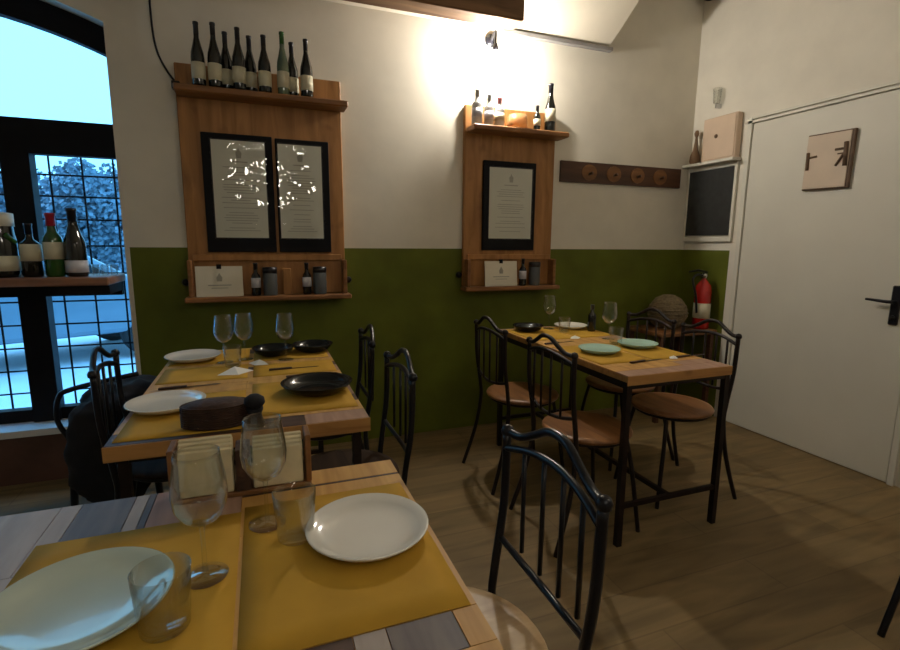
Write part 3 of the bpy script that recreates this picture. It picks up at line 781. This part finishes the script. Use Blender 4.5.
nstack(.019, .119, .104, 6, 'stack of cream paper napkins in the right slot of the caddy')
vb = bottle('oil_bottle', .16, .024, 'bord', 'bottle_dark', None, 'foil_black', neck=.010)
put(vb, (1.86, 2.50, ZT + .002), 'small dark bottle standing on the right table behind its far teal plate')

# ---------------------------------------------------------------- chairs
def make_chair(iron, seatm):
    """front = +Y, back = -Y"""
    e = empty('bistro_chair')
    MB().lathe([(0, .445), (.175, .445), (.198, .449), (.202, .458), (.197, .466), (.17, .469), (0, .466)], 40, None, None, 1, .98).build('seat', seatm, e)
    MB().tube([(.180 * math.cos(a * PI / 16), .176 * math.sin(a * PI / 16), .438) for a in range(32)], .0075, 6, close=True).build('seat_ring', iron, e)
    r = .0105
    for s in (-1, 1):
        MB().tube(spline([(s * .178, -.205, .83), (s * .176, -.20, .66), (s * .172, -.178, .50), (s * .172, -.172, .40), (s * .182, -.20, .22), (s * .20, -.265, .0)]), r, 8).build('rear_leg', iron, e)
        MB().tube(spline([(s * .115, .125, .44), (s * .14, .15, .28), (s * .165, .185, .0)]), r * .95, 8).build('leg', iron, e)
    # backrest
    for s in (-1, 1): MB().lathe([(0, -.012), (.014, -.006), (.0155, .004), (.011, .014), (0, .018)], 12, None, Matrix.Translation((s * .178, -.206, .835))).build('finial', iron, e)
    b = MB()
    b.tube(spline([(-.178, -.206, .835), (-.13, -.216, .838), (-.085, -.222, .858), (-.04, -.226, .882), (0, -.228, .888), (.04, -.226, .882), (.085, -.222, .858), (.13, -.216, .838), (.178, -.206, .835)]), .0095, 8)
    b.build('top_rail', iron, e); b = MB()
    b.tube(spline([(-.177, -.203, .795), (-.09, -.216, .818), (0, -.222, .826), (.09, -.216, .818), (.177, -.203, .795)]), .0085, 8)
    b.build('arched_rail', iron, e); b = MB()
    b.tube(spline([(-.174, -.19, .575), (-.09, -.204, .555), (0, -.21, .548), (.09, -.204, .555), (.174, -.19, .575)]), .008, 8)
    b.build('bottom_rail', iron, e)
    for i in range(4):
        x = -.11 + i * .0733; c = 1 - (x / .177) ** 2
        MB().tube([(x, -.206 - .014 * c, .555 + .026 * (x / .174) ** 2), (x, -.206 - .017 * c + .001, .798 + .027 * c)], .0055, 6).build('spindle', iron, e)

    return e
ch0 = make_chair('rust_iron', 'seat_wood')
chB = make_chair('black_iron', 'seat_pale')
chD = make_chair('black_iron', 'seat_shaded')
CG = 'iron bistro chairs with round wooden seats'
def chair(src, x, y, rz, label, sc=1.0, first=False):
    e = src if first else copy_tree(src)
    e.location = (x, y, 0); e.rotation_euler = (0, 0, rz); e.scale = (sc, 1, 1); tag(e, label, 'chair', CG); return e
R = PI / 2
chair(chB, .318, .822, R, 'black iron chair in the foreground with pale round seat, right of the nearest table', 1.0, True)
chair(ch0, 1.342, 1.802, -R, 'iron chair at the near left side of the right table', first=True)
chair(ch0, 1.32, 2.36, -R, 'iron chair at the far left side of the right table')
chair(ch0, 1.945, 1.92, R - .05, 'iron chair at the near right side of the right table')
chair(ch0, 1.98, 2.36, R + .05, 'iron chair at the far right side of the right table by the corner table')
chair(chD, -.335, 2.08, -R + .05, 'black iron chair seen against the window, left of the long table', first=True)
chair(chD, .24, 1.70, R, 'black iron chair at the near right side of the long table')
chair(chD, .235, 2.28, R - .05, 'black iron chair at the far right side of the long table')
chair(chB, 2.156, .72, math.radians(-80), 'black iron chair almost out of frame at the bottom right')
stl = empty('low_stool', (-.66, 2.66, 0), label='low black iron stool under the heap of coats by the window', cat='stool')
MB().box(-.17, .17, -.15, .15, .40, .43, bev=.01).build('seat', 'frame_black', stl)
for sx_ in (-.15, .15):
    for sy_ in (-.13, .13): MB().tube([(sx_, sy_, .40), (sx_ * 1.15, sy_ * 1.15, 0)], .016, 8).build('leg', 'black_iron', stl)
MB().tube(spline([(-.165, -.12, .41), (-.20, -.12, .50), (-.185, -.12, .60), (-.14, -.12, .63), (.0, -.12, .66), (.12, -.12, .68)]), .011, 8).build('arm_rail', 'black_iron', stl)
# heap of coats
ct_ = MB(); random.seed(3)
for (x, y, z, a, b, c_) in ((-.62, 2.66, .535, .19, .17, .10), (-.62, 2.44, .34, .14, .05, .25), (-.72, 2.44, .35, .10, .045, .21), (-.56, 2.62, .54, .14, .17, .10), (-.62, 2.49, .51, .18, .08, .09)):
    vs = []; seg, rg = 20, 12; base = len(ct_.v)
    prof = [(math.sin(PI * i / rg), -math.cos(PI * i / rg)) for i in range(rg + 1)]
    M = Matrix.Translation((x, y, z)) @ Matrix.Diagonal((a, b, c_, 1))
    ct_.lathe([(p if p > 1e-3 else 0, q) for p, q in prof], seg, None, M)
o = ct_.build('coat_heap', 'coat_black')
o.modifiers.new('rm', 'REMESH').mode = 'VOXEL'; o.modifiers['rm'].voxel_size = .015; o.modifiers['rm'].use_smooth_shade = True
tx = bpy.data.textures.new('folds', 'CLOUDS'); tx.noise_scale = .09
dm = o.modifiers.new('d', 'DISPLACE'); dm.texture = tx; dm.strength = .05
tag(o, 'heap of black coats piled on the low stool by the window', 'coats')

# ---------------------------------------------------------------- outside
struct('ground', MB().box(-14, 8, 3.34, 30, -.25, -.15), 'asphalt')
car = empty('parked_car', (-2.75, 7.2, -.15), .5, label='dark car parked in the street outside the window', cat='car')
prof = [(-1.9, .35), (-1.95, .62), (-1.75, .80), (-1.25, .88), (-.75, 1.30), (.45, 1.36), (1.1, .95), (1.75, .82), (1.95, .55), (1.9, .32)]
MB().poly_extrude(prof, 1.65, None, Matrix.Translation((0, -.82, 0))).build('body', 'car_grey', car, bevel=.06)
MB().poly_extrude([(-1.12, .90), (-.70, 1.24), (.40, 1.29), (.95, .93)], 1.68, None, Matrix.Translation((0, -.835, 0))).build('side_window', 'car_window', car)
MB().poly_extrude([(-1.22, .91), (-.78, 1.28), (-.74, 1.26), (-1.17, .89)], 1.4, None, Matrix.Translation((0, -.70, 0))).build('windscreen', 'car_window', car)
for x in (-1.25, 1.2):
    for y in (-.72, .70):
        MB().lathe([(0, -.1), (.25, -.1), (.31, -.07), (.31, .07), (.25, .1), (0, .1)], 24, None, Matrix.Translation((x, y, .31)) @ Matrix.Rotation(PI / 2, 4, 'X')).build('wheel', 'tyre', car)
def tree(x, y, h, r, label, seedn):
    rnd = random.Random(seedn)
    e = empty('street_tree', (x, y, -.15), label=label, cat='tree', group='trees across the street')
    MB().tube([(0, 0, 0), (.05, 0, h * .4), (0, 0, h * .75)], [.14, .10, .05], 8).build('trunk', 'trunk_dark', e)
    c = MB(); vs = []; fs = []
    for i in range(8500):
        th, ph = rnd.uniform(0, 2 * PI), math.acos(rnd.uniform(-1, 1)); rr = r * rnd.uniform(.45, 1.0) * (1 + .2 * math.sin(3 * th) * math.sin(2 * ph))
        p = Vector((rr * math.sin(ph) * math.cos(th), rr * math.sin(ph) * math.sin(th), h * .68 + rr * math.cos(ph) * 1.05))
        a = Vector((rnd.uniform(-1, 1), rnd.uniform(-1, 1), rnd.uniform(-1, 1))).normalized() * .055; b_ = a.orthogonal().normalized() * .045
        o_ = len(vs); vs += [p - a, p + b_, p + a, p - b_]; fs.append((o_, o_ + 1, o_ + 2, o_ + 3))
    c.add(vs, fs); c.build('foliage', 'leaf_dark', e)
tree(-3.2, 12.5, 2.75, 1.05, 'dark tree behind the parked car, right of the street lamp', 1)
tree(-5.6, 14.0, 2.9, 1.2, 'dark tree across the street, left of the street lamp', 2)
tree(-10.0, 15.0, 3.1, 1.3, 'dark tree across the street at the far left', 4)
hw = empty('street_wall', (-6, 18, -.15), label='low stone wall and building front across the street', cat='wall')
MB().box(-7, 7, 0, .4, 0, 1.9).build('wall_face', 'stone_far', hw)
MB().box(-7.1, 7.1, -.06, .46, 1.9, 2.02).build('coping', 'sill_stone', hw)
sl = empty('street_lamp', (-4.35, 11.0, -.15), label='street lamp with two lit globes seen through the window', cat='street lamp')
MB().tube([(0, 0, 0), (0, 0, 2.9)], .05, 8).build('pole', 'frame_black', sl)
MB().tube([(-.25, 0, 2.75), (0, 0, 2.9), (.25, 0, 2.95)], .025, 6).build('arm', 'frame_black', sl)
for dx, dz in ((-.25, 2.68), (.25, 2.88)):
    MB().lathe([(0, -.09), (.06, -.07), (.09, 0), (.06, .07), (0, .09)], 14, None, Matrix.Translation((dx, 0, dz))).build('lamp_globe', 'street_bulb', sl)

# ---------------------------------------------------------------- sky
w = bpy.data.worlds.new('World'); scn.world = w; w.use_nodes = True
nt = w.node_tree; bg = nt.nodes['Background']
tc = N(nt, 'ShaderNodeTexCoord'); sx = N(nt, 'ShaderNodeSeparateXYZ')
nt.links.new(tc.outputs['Generated'], sx.inputs[0])
rp = ramp(nt, [(0, (.12, .40, .72)), (.12, (.15, .45, .72)), (.42, (.16, .48, .72)), (.7, (.14, .50, 1.0)), (1, (.14, .45, 1.0))])
nt.links.new(sx.outputs['Z'], rp.inputs['Fac'])
nt.links.new(rp.outputs['Color'], bg.inputs['Color'])
bg.inputs['Strength'].default_value = 3.7

# ---------------------------------------------------------------- camera
F = 500.3; pi_, ro, ya = map(math.radians, (9.265, .469, 20.65))
fw = Vector((math.sin(ya) * math.cos(pi_), math.cos(ya) * math.cos(pi_), -math.sin(pi_)))
rt = Vector((math.cos(ya), -math.sin(ya), 0)); up = rt.cross(fw)
cx = math.cos(ro) * rt + math.sin(ro) * up; cy = -math.sin(ro) * rt + math.cos(ro) * up
cam = bpy.data.objects.new('Camera', bpy.data.cameras.new('Camera')); col.objects.link(cam)
M = Matrix((cx, cy, -fw)).transposed().to_4x4(); M.translation = (0, 0, 1.27)
cam.matrix_world = M
cam.data.sensor_width = 36; cam.data.lens = F / 900 * 36; cam.data.clip_start = .02
scn.camera = cam
vsn = scn.view_settings
vsn.view_transform = 'Standard'; vsn.look = 'None'; vsn.gamma = 1; vsn.use_curve_mapping = False; vsn.exposure = 0
scn.cycles.use_denoising = True
scn.cycles.transparent_max_bounces = 24
scn.cycles.sample_clamp_indirect = 6
